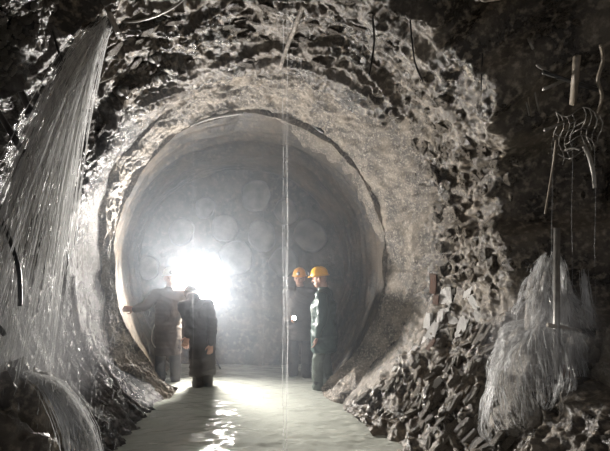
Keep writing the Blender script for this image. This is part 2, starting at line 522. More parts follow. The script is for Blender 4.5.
# ---------------------------------------------------------------- boulders
def boulder(name, c, r, mat, seed, label, cat='boulder', group=None, amp=.22, sub=5, sq=(1, 1, 1)):
    bm = bmesh.new(); bmesh.ops.create_icosphere(bm, subdivisions=sub, radius=1)
    v = np.array([x.co[:] for x in bm.verts])
    k = 1 + amp * fbm(v[:, 0] * 1.4 + seed, v[:, 1] * 1.4, v[:, 2] * 1.4, 3, seed) + amp * .5 * ridged(v[:, 0] * 3, v[:, 1] * 3 + seed, v[:, 2] * 3, 3, seed + 9) - amp * .3
    for x, kk in zip(bm.verts, k): x.co = Vector(x.co) * kk
    for x in bm.verts: x.co = Vector((x.co.x * r * sq[0], x.co.y * r * sq[1], x.co.z * r * sq[2]))
    o = obj(name, bm, mat); o.location = c
    return tag(o, label, cat, group)


boulder('boulder', P(8, 440, 2.25) + Vector((-.08, 0, -.42)), .42, M['rock'], 3, 'dark wet boulder at the lower left under the spray', sq=(.85, .8, 1.9))
boulder('boulder', P(-25, 470, 1.9) + Vector((0, 0, -.25)), .32, M['rock'], 4, 'black rock in the bottom left corner in front of the wet boulder', sq=(.9, .8, 1.4))
boulder('boulder', P(357, 392, 5.35), .10, M['white'], 5, 'pale stone at the waterline where the right bank meets the bore', 'stone', sq=(1.6, 1, .8), sub=4)
for px, py, d, r, lab in ((385, 415, 4.7, .08, 'small dark stone at the waterline of the slaty right bank, farther in'), (425, 438, 4.1, .09, 'small dark stone at the waterline of the slaty right bank, nearer'),
                          (143, 398, 5.1, .07, 'small stone at the foot of the left wall by the water')):
    boulder('stone', P(px, py, d), r, M['bank'], int(px), lab, 'stone', 'stones along the waterline', sub=3)
# rock mound under the right fall
mound_c = P(556, 420, 3.2)
boulder('rock_mound', Vector((mound_c.x + .02, 3.3, .42)), .42, M['mound'], 21, 'broad wet rock mound under the lower right waterfall', 'rock', sq=(.95, .85, 1.7))
boulder('rock_mound', Vector((mound_c.x + .06, 3.44, 1.22)), .24, M['mound'], 22, 'narrow rock pillar carrying the upper tier of the right waterfall', 'rock', sq=(.62, .6, 1.7))
boulder('boulder', P(612, 400, 3.0), .34, M['bank'], 23, 'craggy rock at the right edge beside the waterfall', 'rock', sq=(.8, .9, 1.5), amp=.3)
boulder('boulder', P(505, 462, 3.35), .26, M['rock'], 24, 'dark rock at the bottom right below the waterfall', 'rock', sq=(1.4, .8, .8), amp=.3)
boulder('stone', P(566, 372, 2.98), .045, M['rust'], 25, 'small rust red stone beside the right waterfall', 'stone', sub=3, sq=(.8, .8, 1.3))

# ---------------------------------------------------------------- water
gx, gy = np.meshgrid(np.linspace(-2.9, 2.9, 260), np.concatenate([np.linspace(-2.5, 3.2, 60), np.linspace(3.22, 7.0, 300)]), indexing='ij')
gz = .010 * fbm(gx * 3, gy * 6, 0, 3, 120) + .003 * fbm(gx * 14, gy * 22, 0, 2, 125)
m, nt, N, L, b = new_mat('milky_flood_water')
b.inputs['Base Color'].default_value = (.34, .35, .31, 1)
b.inputs['Roughness'].default_value = .08
b.inputs['IOR'].default_value = 1.33
tc = N.new('ShaderNodeTexCoord'); mp = N.new('ShaderNodeMapping'); mp.inputs['Scale'].default_value = (9, 22, 1)
n1 = N.new('ShaderNodeTexNoise'); n1.inputs['Scale'].default_value = 1; n1.inputs['Detail'].default_value = 4
bp = N.new('ShaderNodeBump'); bp.inputs['Strength'].default_value = .35; bp.inputs['Distance'].default_value = .02
L.new(tc.outputs['Object'], mp.inputs[0]); L.new(mp.outputs[0], n1.inputs['Vector']); L.new(n1.outputs['Fac'], bp.inputs['Height']); L.new(bp.outputs[0], b.inputs['Normal'])
tag(link_mesh('flood_water', grid_mesh('flood_water', np.stack([gx, gy, gz], -1)), m), 'murky grey green water flooding the tunnel floor', 'water', kind='stuff')


def add_strand(bm, pts, r0, r1, n=5):
    k = len(pts) - 1
    tube(bm, pts, [r0 + (r1 - r0) * i / k for i in range(k + 1)], n)


# water jet bursting from the upper left wall
rnd = random.Random(5)
bm = bmesh.new()
o0 = P(104, 22, 3.35)
for i in range(800):
    u = min(1, max(0, rnd.choice((0, .03, .1, .2, .3, .36, .5, .58, .7, .82, .93, 1.0, 1.0)) + rnd.gauss(0, .04)))
    vy = -1.5 - 1.8 * u + rnd.gauss(0, .03)
    vx = rnd.gauss(.0, .08)
    vz = -2.7 - .5 * u + rnd.gauss(0, .12)
    st = o0 + Vector((rnd.uniform(-.05, .05), rnd.uniform(-.05, .05), rnd.uniform(-.05, .05)))
    t0 = rnd.uniform(0, .36); t1 = t0 + rnd.uniform(.08, .2)
    if rnd.random() < .25: t0 = 0
    pts = []
    for k in range(9):
        t = t0 + (t1 - t0) * k / 8
        z = st.z + vz * t - 4.9 * t * t
        pts.append((st.x + vx * t, st.y + vy * t, max(z, .0)))
    add_strand(bm, pts, rnd.uniform(.001, .0026), rnd.uniform(.0012, .0036), 4)
tag(obj('water_jet', bm, M['water_strand']), 'fan of water bursting from the hole high in the left wall', 'waterfall', kind='stuff')
bm = bmesh.new(); tube(bm, [P(104, 25, 3.33) + Vector((0, .0, .02)), P(112, 22, 3.75)], .055, 16)
obj_hole = tag(obj('drain_pipe', bm, M['black']), 'black pipe stub in the left wall where the jet bursts out', 'pipe')

# fall over the right mound: upper tier and lower tier
def over_fall(c, prof, n, seed, a0, a1, sq=1.0):
    """short streaks running down a lumpy surface of revolution; prof: (height, radius) from the top"""
    rnd = random.Random(seed); bm = bmesh.new()
    hs_ = [p[0] for p in prof]; rs_ = [p[1] for p in prof]
    cum = np.concatenate([[0], np.cumsum(np.hypot(np.diff(hs_), np.diff(rs_)))]); cum /= cum[-1]
    for i in range(n):
        a = rnd.uniform(a0, a1)
        low = .8 + .2 * float(vnoise(a * 3, seed, 0, 3)) + rnd.uniform(-.08, .08)
        s0 = rnd.uniform(0, low); s1 = min(1.0, s0 + rnd.uniform(.03, .14))
        off = abs(rnd.gauss(0, .018)); drift = rnd.gauss(0, .25)
        t = np.linspace(s0, s1, 5)
        h = np.interp(t, cum, hs_); r = np.interp(t, cum, rs_)
        aa = a + .10 * np.sin(t * 6 + a * 4 + seed) + drift * (t - s0)
        r = r * (1 + .3 * vnoise(aa * 1.8, t * 2.5, seed, 7) + .13 * vnoise(aa * 6, t * 7, seed, 9)) + off
        h = h + .06 * vnoise(aa * 2, t * 2, seed, 11)
        pts = list(zip(c.x + r * np.cos(aa), c.y + sq * r * np.sin(aa), h))
        w_ = rnd.random() ** 3
        add_strand(bm, pts, .0006 + .0016 * w_, .0008 + .003 * w_, 3)
    return bm


c = Vector((mound_c.x + .05, 3.36, 0))
tag(obj('waterfall', over_fall(c, ((1.74, .02), (1.69, .06), (1.56, .11), (1.36, .17), (1.1, .25)), 3000, 31, math.pi * .9, math.pi * 2.1), M['water_strand']), 'upper tier of the right waterfall spreading from the post', 'waterfall', kind='stuff')
c = Vector((mound_c.x - .07, 3.24, 0))
tag(obj('waterfall', over_fall(c, ((1.24, .1), (1.2, .22), (1.08, .31), (.85, .36), (.3, .38)), 4600, 32, math.pi * .8, math.pi * 2.0, .85), M['water_strand']), 'lower dome shaped tier of the right waterfall', 'waterfall', kind='stuff')

bm = bmesh.new(); rnd = random.Random(77)
for i in range(60):
    a_ = P(583 + rnd.gauss(0, 2), 268 + rnd.uniform(0, 12), 3.2); pts = [a_ + Vector((.05 * (k / 5) ** 2 + .01 * rnd.random(), -.02 * k / 5, -.07 * k)) for k in range(6)]
    add_strand(bm, pts, .001, .002, 3)
tag(obj('water_stream', bm, M['water_strand']), 'thin side stream right of the grey post in the waterfall', 'water stream', kind='stuff')
# thin streams falling from the roof
for pxs, d, top, w, lab in (((285, 287, 288), 4.95, 96, .0011, 'thin strings of water falling from the roof in the middle'),
                            ((283, 287), 3.75, 0, .0022, 'faint drip line falling from the near roof'),
                            ((263,), 5.2, 104, .0007, 'faint drip falling from the collar left of the middle strings'),
                            ((552, 572, 595), 3.25, 150, .0007, 'faint drips falling through the dark recess on the right'),
                            ((193,), 5.2, 125, .0009, 'faint drip falling at the left of the bore mouth')):
    bm = bmesh.new()
    for px in pxs:
        tpt = P(px, top - 8, d + random.uniform(-.05, .05))
        pts = [(tpt.x + .004 * math.sin(k * 1.3 + px), tpt.y, tpt.z * (1 - k / 16)) for k in range(17)]
        add_strand(bm, pts, w * .7, w * 1.4, 5)
    tag(obj('water_stream', bm, M['water_thin']), lab, 'water stream', kind='stuff')

# spray droplets at the foot of the jet
bm = bmesh.new(); rnd = random.Random(9)
for i in range(1500):
    px = min(max(rnd.gauss(35, 40), -30), 150); py = rnd.gauss(330, 60); d = rnd.uniform(1.9, 3.0)
    p = P(px, py, d)
    if p.z < .05: continue
    l = rnd.uniform(.01, .05); w = rnd.uniform(.0008, .002)
    tube(bm, [p, p + Vector((rnd.uniform(-.2, .2) * l, -.3 * l, -l))], w, 3)
tag(obj('spray', bm, M['water_thin']), 'fine spray of droplets at the foot of the left jet', 'spray', kind='stuff')
# water film running over the lower left boulder
bm = bmesh.new()
for i in range(220):
    t = rnd.random()
    p = P(22 + 30 * t + rnd.uniform(-6, 6), 368 + 14 * t * t + rnd.uniform(0, 10), 2.12 + .1 * t)
    q = p + Vector((.22 + .1 * rnd.random(), -.04, -.55 * rnd.uniform(.5, 1)))
    mid = p.lerp(q, .5) + Vector((.04, 0, .06))
    add_strand(bm, [p, p.lerp(mid, .5) + Vector((.01, 0, .03)), mid, mid.lerp(q, .5) + Vector((.02, 0, 0)), q], .001, .0025, 4)
tag(obj('waterfall', bm, M['water_thin']), 'thin veil of water spilling over the lower left boulder', 'waterfall', kind='stuff')

# ---------------------------------------------------------------- flood lamp on its stand behind the two men on the left
LP = P(205, 283, 6.42)
lamp = empty('floodlight', (LP.x, LP.y, -.2))
tag(lamp, 'blazing round floodlight on a stand behind the two men on the left', 'lamp')
bm = bmesh.new(); bmesh.ops.create_icosphere(bm, subdivisions=2, radius=.26, matrix=Matrix.Translation(LP) @ Matrix.Diagonal((1, .4, 1, 1)))
obj('bulb', bm, emit_mat('lamp_glow', (1.0, .965, .925), LAMP_STRENGTH), lamp)
bm = bmesh.new(); rings = []
for rr, dy in ((.36, -.12), (.34, .05), (.24, .15), (.09, .2), (.07, .30), (.03, .31)):
    rings.append([bm.verts.new((LP.x + rr * math.cos(k * math.pi / 12), LP.y + dy, LP.z + rr * math.sin(k * math.pi / 12))) for k in range(24)])
for p, q in zip(rings, rings[1:]):
    for k in range(24): bm.faces.new((p[k], p[(k + 1) % 24], q[(k + 1) % 24], q[k]))
bm.faces.new(rings[-1])
obj('reflector', bm, M['steel'], lamp)
bm = bmesh.new(); tube(bm, [(LP.x, LP.y + .2, -.1), (LP.x, LP.y + .2, LP.z)], .016, 10)
obj('stand_pole', bm, M['dark_steel'], lamp)
for k in range(3):
    a = k * 2.09 + .4
    bm = bmesh.new(); tube(bm, [(LP.x, LP.y + .2, .45), (LP.x + .28 * math.cos(a), LP.y + .2 + .28 * math.sin(a), -.2)], .012, 8)
    obj('stand_leg', bm, M['dark_steel'], lamp)

# ---------------------------------------------------------------- people
M['skin'] = plain_mat('skin', (.42, .24, .17), .55, var=.12)
M['eye'] = plain_mat('eye', (.05, .04, .03), .2)
M['coat_brown'] = plain_mat('brown_oilskin', (.085, .066, .05), .5, var=.25, scale=8)
M['coat_dark'] = plain_mat('dark_brown_oilskin', (.045, .036, .03), .5, var=.25, scale=8)
M['coat_green'] = plain_mat('dark_green_oilskin', (.028, .055, .045), .45, var=.25, scale=8)
M['coat_grey'] = plain_mat('grey_brown_jacket', (.06, .052, .046), .6, var=.25, scale=8)
M['trouser_green'] = plain_mat('grey_green_trousers', (.09, .11, .09), .55, var=.2, scale=8)
M['trouser_dark'] = plain_mat('dark_trousers', (.04, .037, .035), .6, var=.2, scale=8)
M['boot'] = plain_mat('rubber_boot', (.015, .015, .015), .35)
M['helmet_yellow'] = plain_mat('yellow_helmet', (.85, .42, .03), .35, var=.05)
M['helmet_orange'] = plain_mat('orange_helmet', (.8, .36, .03), .35, var=.05)
M['helmet_white'] = plain_mat('white_helmet', (.75, .73, .7), .35, var=.05)
M['helmet_brown'] = plain_mat('dark_helmet', (.12, .09, .07), .4, var=.05)
M['glow_small'] = emit_mat('cap_lamp_glow', (1, .97, .9), 45.0)
M['strap'] = plain_mat('pale_strap', (.4, .36, .3), .6)


def capsule(bm, p0, p1, r0, r1, n=14):
    p0, p1 = Vector(p0), Vector(p1)
    d = (p1 - p0); L_ = d.length; d = d.normalized()
    pts, rad = [], []
    for k in range(5):
        a = math.pi / 2 * (1 - k / 4)
        pts.append(p0 - d * r0 * math.sin(a) * .999); rad.append(max(r0 * math.cos(a), .0008))
    for k in range(5):
        a = math.pi / 2 * k / 4
        pts.append(p1 + d * r1 * math.sin(a) * .999); rad.append(max(r1 * math.cos(a), .0008))
    tube(bm, pts, rad, n)


def loft(bm, secs, n=24):
    """secs: (centre, axis u, half u, axis v, half v)"""
    rings = []
    for c, u, ru, v, rv in secs:
        rings.append([bm.verts.new(Vector(c) + Vector(u) * ru * math.cos(k * 2 * math.pi / n) + Vector(v) * rv * math.sin(k * 2 * math.pi / n)) for k in range(n)])
    for a_, b_ in zip(rings, rings[1:]):
        for k in range(n): bm.faces.new((a_[k], a_[(k + 1) % n], b_[(k + 1) % n], b_[k]))
    bm.faces.new(rings[0][::-1]); bm.faces.new(rings[-1])


def ellipsoid(bm, c, X, Y, Z, rx, ry, rz):
    R = Matrix((X, Y, Z)).transposed().to_4x4()
    bmesh.ops.create_icosphere(bm, subdivisions=3, radius=1, matrix=Matrix.Translation(c) @ R @ Matrix.Diagonal((rx, ry, rz, 1)))


def bake(name, bm, voxel, smooth, mat, parent, wrinkle=0, seed=0):
    bmesh.ops.recalc_face_normals(bm, faces=bm.faces)
    me = bpy.data.meshes.new(name); bm.to_mesh(me); bm.free()
    t = bpy.data.objects.new('tmp', me); COL.objects.link(t)
    r = t.modifiers.new('r', 'REMESH'); r.mode = 'VOXEL'; r.voxel_size = voxel
    s = t.modifiers.new('s', 'SMOOTH'); s.iterations = smooth; s.factor = .5
    dg = bpy.context.evaluated_depsgraph_get()
    out = bpy.data.meshes.new_from_object(t.evaluated_get(dg))
    bpy.data.objects.remove(t); bpy.data.meshes.remove(me)
    out.name = name
    if wrinkle:
        n = len(out.vertices)
        co = np.empty(n * 3); out.vertices.foreach_get('co', co); co = co.reshape(-1, 3)
        no = np.array([v.normal[:] for v in out.vertices])
        w = wrinkle * (ridged(co[:, 0] * 6 + 3 * vnoise(co[:, 0] * 3, co[:, 1] * 3, co[:, 2] * 3, seed), co[:, 1] * 6, co[:, 2] * 9, 2, seed) - .3)
        co += no * w[:, None]
        out.vertices.foreach_set('co', co.ravel()); out.update()
    return link_mesh(name, out, mat, parent)


def person(base, zf, H, face_deg, label, mats, lean=(0, 0), bow=0.0, head_turn=0.0, arms=None, feet=((-.10, .02), (.10, -.02)), lamp_on=False, helmet_lamp=True, strap=False, hem_z=.72, wide=1.0, hood=False):
    """base x,y of the feet; zf the ground; face_deg: facing direction (0 = +x, 270 = to the camera); arms: {'R': (elbow, wrist, finger direction), ...} in world coordinates"""
    k = H / 1.75
    t = empty('person', (base[0], base[1], zf)); tag(t, label, 'person', 'people standing in the flooded tunnel')
    B = Vector((base[0], base[1], zf))
    f = Vector((math.cos(math.radians(face_deg)), math.sin(math.radians(face_deg)), 0)); s = Vector((f.y, -f.x, 0)); up = Vector((0, 0, 1))

    def J(r, fw, z, ln=0.0):       # local right, forward, up (metres for a 1.75 m body) plus a share of the lean
        return B + s * r * k + f * (fw * k + lean[0] * ln) + s * (lean[1] * ln) + up * z * k
    pel, waist, chest, shc, neck = J(0, 0, .96, .05), J(0, .01, 1.08, .3), J(0, .01, 1.27, .7), J(0, 0, 1.42, .95), J(0, .01, 1.5, 1.1)
    hd = neck + (up * (.125 - .05 * bow) + f * (.025 + .10 * bow)) * k
    hips = [J(-.09, 0, .92, .05), J(.09, 0, .92, .05)]
    knees = [J(feet[i][0] * 1.0, feet[i][1] * .6 + .03, .5) for i in (0, 1)]
    ank = [J(feet[i][0], feet[i][1], .09) for i in (0, 1)]
    toes = [J(feet[i][0] * 1.15, feet[i][1] + .17, .035) for i in (0, 1)]
    sh = [J(-.185, 0, 1.405, .95), J(.185, 0, 1.405, .95)]
    arms = arms or {}
    A_ = []
    for i, key in ((0, 'L'), (1, 'R')):
        if key in arms: e, w, fd = [Vector(x) for x in arms[key]]
        else:
            sg = -1 if i == 0 else 1
            e = sh[i] + (s * sg * .05 - f * .03 - up * .28) * k; w = e + (s * sg * .0 + f * .07 - up * .24) * k; fd = Vector((0, 0, -1)) + f * .2
        A_.append((e, w, fd.normalized()))
    ht = math.radians(head_turn)
    hf = (f * math.cos(ht) + s * math.sin(ht)); hs = Vector((hf.y, -hf.x, 0))
    bowv = .6 * bow
    hu = (up * math.cos(bowv) + hf * math.sin(bowv)).normalized(); hf2 = (hf * math.cos(bowv) - up * math.sin(bowv)).normalized()
    # body: one continuous skin mesh
    bm = bmesh.new()
    loft(bm, [(pel - up * .06 * k, s, .15 * k, f, .1 * k), (pel, s, .155 * k, f, .105 * k), (waist, s, .135 * k, f, .09 * k), (chest, s, .16 * k, f, .11 * k), (shc, s, .15 * k, f, .075 * k), (shc + up * .04 * k, s, .08 * k, f, .06 * k)])
    capsule(bm, shc, neck + up * .05 * k, .058 * k, .052 * k)
    ellipsoid(bm, hd + hu * .02 * k, hs, hf2, hu, .074 * k, .094 * k, .105 * k)
    ellipsoid(bm, hd - hu * .055 * k + hf2 * .03 * k, hs, hf2, hu, .054 * k, .058 * k, .06 * k)
    capsule(bm, hd + hf2 * .088 * k + hu * .015 * k, hd + hf2 * .108 * k - hu * .022 * k, .009 * k, .014 * k)      # nose
    capsule(bm, hd + hf2 * .082 * k + hs * .04 * k + hu * .03 * k, hd + hf2 * .082 * k - hs * .04 * k + hu * .03 * k, .012 * k, .012 * k)   # brow
    capsule(bm, hd + hf2 * .084 * k + hs * .02 * k - hu * .056 * k, hd + hf2 * .084 * k - hs * .02 * k - hu * .056 * k, .008 * k, .008 * k)   # mouth
    for sg in (-1, 1): ellipsoid(bm, hd + hs * sg * .076 * k - hf2 * .01 * k, hs, hf2, hu, .012 * k, .02 * k, .032 * k)
    for i in (0, 1):
        capsule(bm, hips[i], knees[i], .075 * k, .052 * k); capsule(bm, knees[i], ank[i], .052 * k, .038 * k); capsule(bm, ank[i], toes[i], .036 * k, .03 * k)
        e, w, fd = A_[i]
        capsule(bm, sh[i], e, .05 * k, .042 * k); capsule(bm, e, w, .04 * k, .028 * k); capsule(bm, shc, sh[i], .06 * k, .055 * k)
        # hand: palm, four fingers of different length with a knuckle bend, thumb from the side of the palm
        side = fd.cross(f if abs(fd.dot(f)) < .9 else up).normalized()
        nrm = side.cross(fd).normalized()
        pc = w + fd * .05 * k
        loft(bm, [(w + fd * .0 * k, side, .026 * k, nrm, .018 * k), (w + fd * .04 * k, side, .038 * k, nrm, .016 * k), (w + fd * .09 * k, side, .042 * k, nrm, .014 * k)], 12)
        for q, (off, ln) in enumerate(((-.032, .066), (-.011, .078), (.011, .072), (.032, .055))):
            a0 = w + fd * .085 * k + side * off * k
            a1 = a0 + (fd * .55 + side * off * 1.5 + nrm * .15) * ln * k
            a2 = a1 + (fd * .4 + nrm * .35) * ln * k
            capsule(bm, a0, a1, .0095 * k, .009 * k, 8); capsule(bm, a1, a2, .009 * k, .0075 * k, 8)
        a0 = w + fd * .03 * k - side * .03 * k; a1 = a0 + (fd * .03 - side * .03 + nrm * .01) * k; a2 = a1 + (fd * .03 - side * .005 + nrm * .012) * k
        capsule(bm, a0, a1, .012 * k, .0105 * k, 8); capsule(bm, a1, a2, .0105 * k, .008 * k, 8)
    bake('body', bm, .0065, 2, M['skin'], t)
    for sg in (-1, 1):
        bm = bmesh.new(); ellipsoid(bm, hd + hf2 * .079 * k + hs * sg * .031 * k + hu * .012 * k, hs, hf2, hu, .013 * k, .011 * k, .009 * k)
        obj('eye', bm, M['eye'], t)
    # jacket
    bm = bmesh.new()
    hem = J(0, 0, hem_z, .02)
    kw = k * wide
    loft(bm, [(hem, s, .19 * kw, f, .155 * kw), (pel, s, .185 * kw, f, .145 * kw), (waist, s, .178 * kw, f, .135 * kw), (chest, s, .195 * kw, f, .145 * kw), (shc - up * .04, s, .175 * k, f, .115 * k), (shc + up * .04 * k, s, .095 * k, f, .085 * k), (neck + up * .01 * k, s, .075 * k, f, .075 * k)])
    for i in (0, 1):
        e, w, fd = A_[i]
        capsule(bm, shc, sh[i], .085 * k, .082 * k); capsule(bm, sh[i], e, .08 * k, .066 * k); capsule(bm, e, e.lerp(w, .93), .066 * k, .05 * k)
    if hood:
        ellipsoid(bm, hd + hu * .02 * k - hf2 * .012 * k, hs, hf2, hu, .1 * k, .112 * k, .128 * k); capsule(bm, neck, hd, .085 * k, .09 * k)
    bake('jacket', bm, .012, 3, mats[0], t, .010, int(abs(base[0]) * 100))
    # trousers
    bm = bmesh.new()
    loft(bm, [(pel - up * .1 * k, s, .165 * k, f, .115 * k), (pel + up * .03 * k, s, .17 * k, f, .12 * k), (waist, s, .15 * k, f, .11 * k)])
    for i in (0, 1):
        capsule(bm, hips[i], knees[i], .1 * k, .078 * k); capsule(bm, knees[i], knees[i].lerp(ank[i], .85), .078 * k, .07 * k)
    bake('trousers', bm, .012, 3, mats[1], t, .009, int(abs(base[0]) * 77))
    for i in (0, 1):
        bm = bmesh.new()
        capsule(bm, knees[i].lerp(ank[i], .35), ank[i], .074 * k, .06 * k); capsule(bm, ank[i] - up * .03 * k - f * .05 * k, toes[i], .052 * k, .046 * k)
        bake('boot', bm, .012, 2, M['boot'], t)
    if hood: return t
    # helmet: dome, brim, ridge, cap lamp
    hc = hd + hu * .055 * k
    R = Matrix((hs, hf2, hu)).transposed().to_4x4()
    bm = bmesh.new(); n = 28; rings = []
    for rr, z in ((1.0, -.01), (1.03, .0), (1.0, .02), (.93, .05), (.76, .085), (.45, .108), (.15, .116)):
        ring = []
        for q in range(n):
            a = q * 2 * math.pi / n
            ridge = .008 * max(0, 1 - abs(math.cos(a)) * 5) * (rr < 1)
            ring.append(bm.verts.new((.098 * rr * math.cos(a), .122 * rr * math.sin(a), z + ridge)))
        rings.append(ring)
    for a_, b_ in zip(rings, rings[1:]):
        for q in range(n): bm.faces.new((a_[q], a_[(q + 1) % n], b_[(q + 1) % n], b_[q]))
    bm.faces.new(rings[-1]); bm.faces.new(rings[0][::-1])
    Mx = Matrix.Translation(hc) @ R @ Matrix.Diagonal((k, k, k, 1))
    bmesh.ops.transform(bm, matrix=Mx, verts=bm.verts)
    he = obj('helmet', bm, mats[2], t)
    bm = bmesh.new(); rings = []
    for ex, z in ((0, .004), (1, -.006), (1, -.012), (0, -.008)):
        rings.append([bm.verts.new(((.099 + ex * (.012 + .006 * abs(math.sin(a)))) * math.cos(a), (.123 + ex * (.014 + .03 * max(0, math.sin(a)))) * math.sin(a), z)) for a in [q * 2 * math.pi / n for q in range(n)]])
    for a_, b_ in zip(rings, rings[1:] + rings[:1]):
        for q in range(n): bm.faces.new((a_[q], a_[(q + 1) % n], b_[(q + 1) % n], b_[q]))
    bmesh.ops.transform(bm, matrix=Mx, verts=bm.verts)
    br = obj('brim', bm, mats[2], he)
    if helmet_lamp:
        bm = bmesh.new()
        c0 = hc + (hf2 * .112 + hu * .035) * k
        tube(bm, [c0, c0 + hf2 * .035 * k], .024 * k, 14)
        obj('cap_lamp', bm, M['dark_steel'], he)
        bm = bmesh.new(); tube(bm, [c0 + hf2 * .034 * k, c0 + hf2 * .039 * k], .02 * k, 14)
        obj('cap_lamp_lens', bm, M['glow_small'] if lamp_on else M['white'], he)
    if strap:
        bm = bmesh.new(); w0 = waist + s * .15 * k
        tube(bm, smooth_path([w0, w0 + s * .06 - up * .18 + f * .05, w0 + s * .07 - up * .32 + f * .06, w0 + s * .02 - up * .42 + f * .08], 5), .008, 6)
        obj('strap', bm, M['strap'], t)
    return t


# man with one hand on the wall
pA = P(168, 300, 6.0)
person((pA.x, pA.y), -.16, 1.75, 285, 'person in brown oilskins reaching one hand to the left tunnel wall', (M['coat_brown'], M['coat_dark'], M['helmet_white']), lean=(.02, -.03), head_turn=-10,
       arms={'R': (P(146, 306, 5.85), P(135, 309, 5.75), (-1, -.2, .05)), 'L': (P(187, 320, 5.95), P(186, 338, 5.85), (.1, -.3, -1))}, strap=True, hem_z=.55)
# dark figure in front of the lamp
pB = P(203, 300, 5.75)
person((pB.x, pB.y), -.24, 1.68, 120, 'stooping person in dark hooded oilskins silhouetted before the floodlight', (M['coat_dark'], M['coat_dark'], M['helmet_brown']), lean=(.05, -.09), bow=1.5,
       feet=((-.07, .02), (.07, -.02)), arms={'L': (P(189, 322, 5.75), P(188, 336, 5.62), (-.3, -.2, -1)), 'R': (P(213, 325, 5.7), P(211, 344, 5.62), (-.1, 0, -1))}, helmet_lamp=False, hem_z=.42, hood=True)
# right pair
pC = P(324, 300, 5.7)
person((pC.x, pC.y), -.16, 1.76, 165, 'person in a dark green coat and yellow helmet standing in profile', (M['coat_green'], M['trouser_green'], M['helmet_yellow']), lean=(0, 0), bow=.2, feet=((-.1, .06), (.1, -.05)), lamp_on=False, wide=1.18, hem_z=.66)
pD = P(300, 300, 6.25)
person((pD.x, pD.y), -.16, 1.74, 262, 'person in an orange helmet holding a small hand lamp behind the green coat', (M['coat_grey'], M['trouser_dark'], M['helmet_orange']), bow=.1,
       arms={'R': (P(286, 322, 6.35), P(291, 320, 6.12), (.35, -.8, .1))})
hp = P(294, 318, 6.02)
hl = empty('hand_lamp', hp); tag(hl, 'small lit hand lamp held by the person in the orange helmet', 'lamp')
bm = bmesh.new(); tube(bm, [hp + Vector((0, .10, 0)), hp + Vector((0, .0, 0))], [.025, .035], 14); obj('lamp_body', bm, M['black'], hl)
bm = bmesh.new(); tube(bm, [hp + Vector((0, .002, 0)), hp + Vector((0, -.006, 0))], .03, 14); obj('lamp_lens', bm, M['glow_small'], hl)
bm = bmesh.new(); tube(bm, smooth_path([hp + Vector((0, .1, .02)), hp + Vector((0, .08, .06)), hp + Vector((0, .02, .06)), hp + Vector((0, .01, .03))], 4), .006, 6); obj('lamp_handle', bm, M['black'], hl)
gp = P(150, 300, 5.82)


# ---------------------------------------------------------------- cables, bars and debris
def cable(name, pts, r, mat, label, cat='cable', group=None, n=8, smooth=6):
    bm = bmesh.new(); tube(bm, smooth_path(pts, smooth) if smooth else pts, r, n)
    return tag(obj(name, bm, mat), label, cat, group)


def wp(px, py, off=-.02):
    return P(px, py, hit(px, py)[0].y + off)


# left side
cable('cable', [P(-30, 150, 2.3), P(-4, 208, 2.25), P(9, 238, 2.22), P(18, 266, 2.2), P(20, 290, 2.2), P(20, 306, 2.2)], .011, M['black'], 'thick black cable hanging in at the far left in front of the spray')
cable('cable', [P(-30, 300, 2.2), P(-6, 322, 2.2), P(5, 335, 2.2)], .013, M['black'], 'short black cable end poking in below the thick black cable')
cable('hose', [P(2, 40, 2.75), P(10, 62, 2.7), P(18, 85, 2.66), P(31, 113, 2.62)], [.02] * 18 + [.038], M['black'], 'fat black hose hanging over the water fan in the upper left', 'hose')
cable('steel_bar', [P(-12, 96, 2.5), P(27, 158, 2.45)], .018, M['dark_steel'], 'dark bar leaning at the left edge below the black hose', 'bar', smooth=0)
cable('wire', [P(52, 30, 2.9), P(58, 50, 2.85), P(62, 62, 2.83), P(55, 80, 2.8), P(48, 92, 2.8), P(60, 106, 2.8)], .008, M['black'], 'crooked black wire dangling across the water fan', 'wire')
cable('pipe', [P(100, -10, 3.2), P(107, 8, 3.22), P(118, 33, 3.25)], .022, M['steel'], 'pale pipe stub hanging beside the mouth of the water jet', 'pipe')
cable('cable', [P(122, 22, 3.6), P(138, 21, 3.55), P(158, 15, 3.5), P(178, 4, 3.45), P(190, -10, 3.4)], .009, M['steel'], 'pale wire curving along the roof right of the water jet', 'wire')
cable('steel_bar', [wp(80, 90, -.02), wp(118, 75, -.02)], .007, M['steel'], 'thin pale rod on the wall right of the water fan', 'rod', smooth=0)
# rock bolts with plates
for px, py, lab in ((152, 52, 'topmost of three rock bolts on the upper left roof'), (159, 72, 'rightmost of three rock bolts on the upper left roof'), (119, 86, 'lowest of three rock bolts on the upper left roof')):
    b0 = wp(px, py)
    cx, cz, rx, rz = station(b0.y)
    nr = (Vector((cx, b0.y - .6, cz)) - b0).normalized()
    r_ = empty('rock_bolt', b0); tag(r_, lab, 'rock bolt', 'rock bolts on the upper left roof')
    bm = bmesh.new(); tube(bm, [b0 - nr * .05, b0 + nr * .17], [.03, .018], 10); obj('bolt_shaft', bm, M['steel'], r_)
    bm = bmesh.new(); tube(bm, [b0 + nr * .06, b0 + nr * .07], .075, 6); obj('plate', bm, M['dark_steel'], r_)
    bm = bmesh.new(); tube(bm, [b0 + nr * .07, b0 + nr * .1], .032, 6); obj('nut', bm, M['steel'], r_)
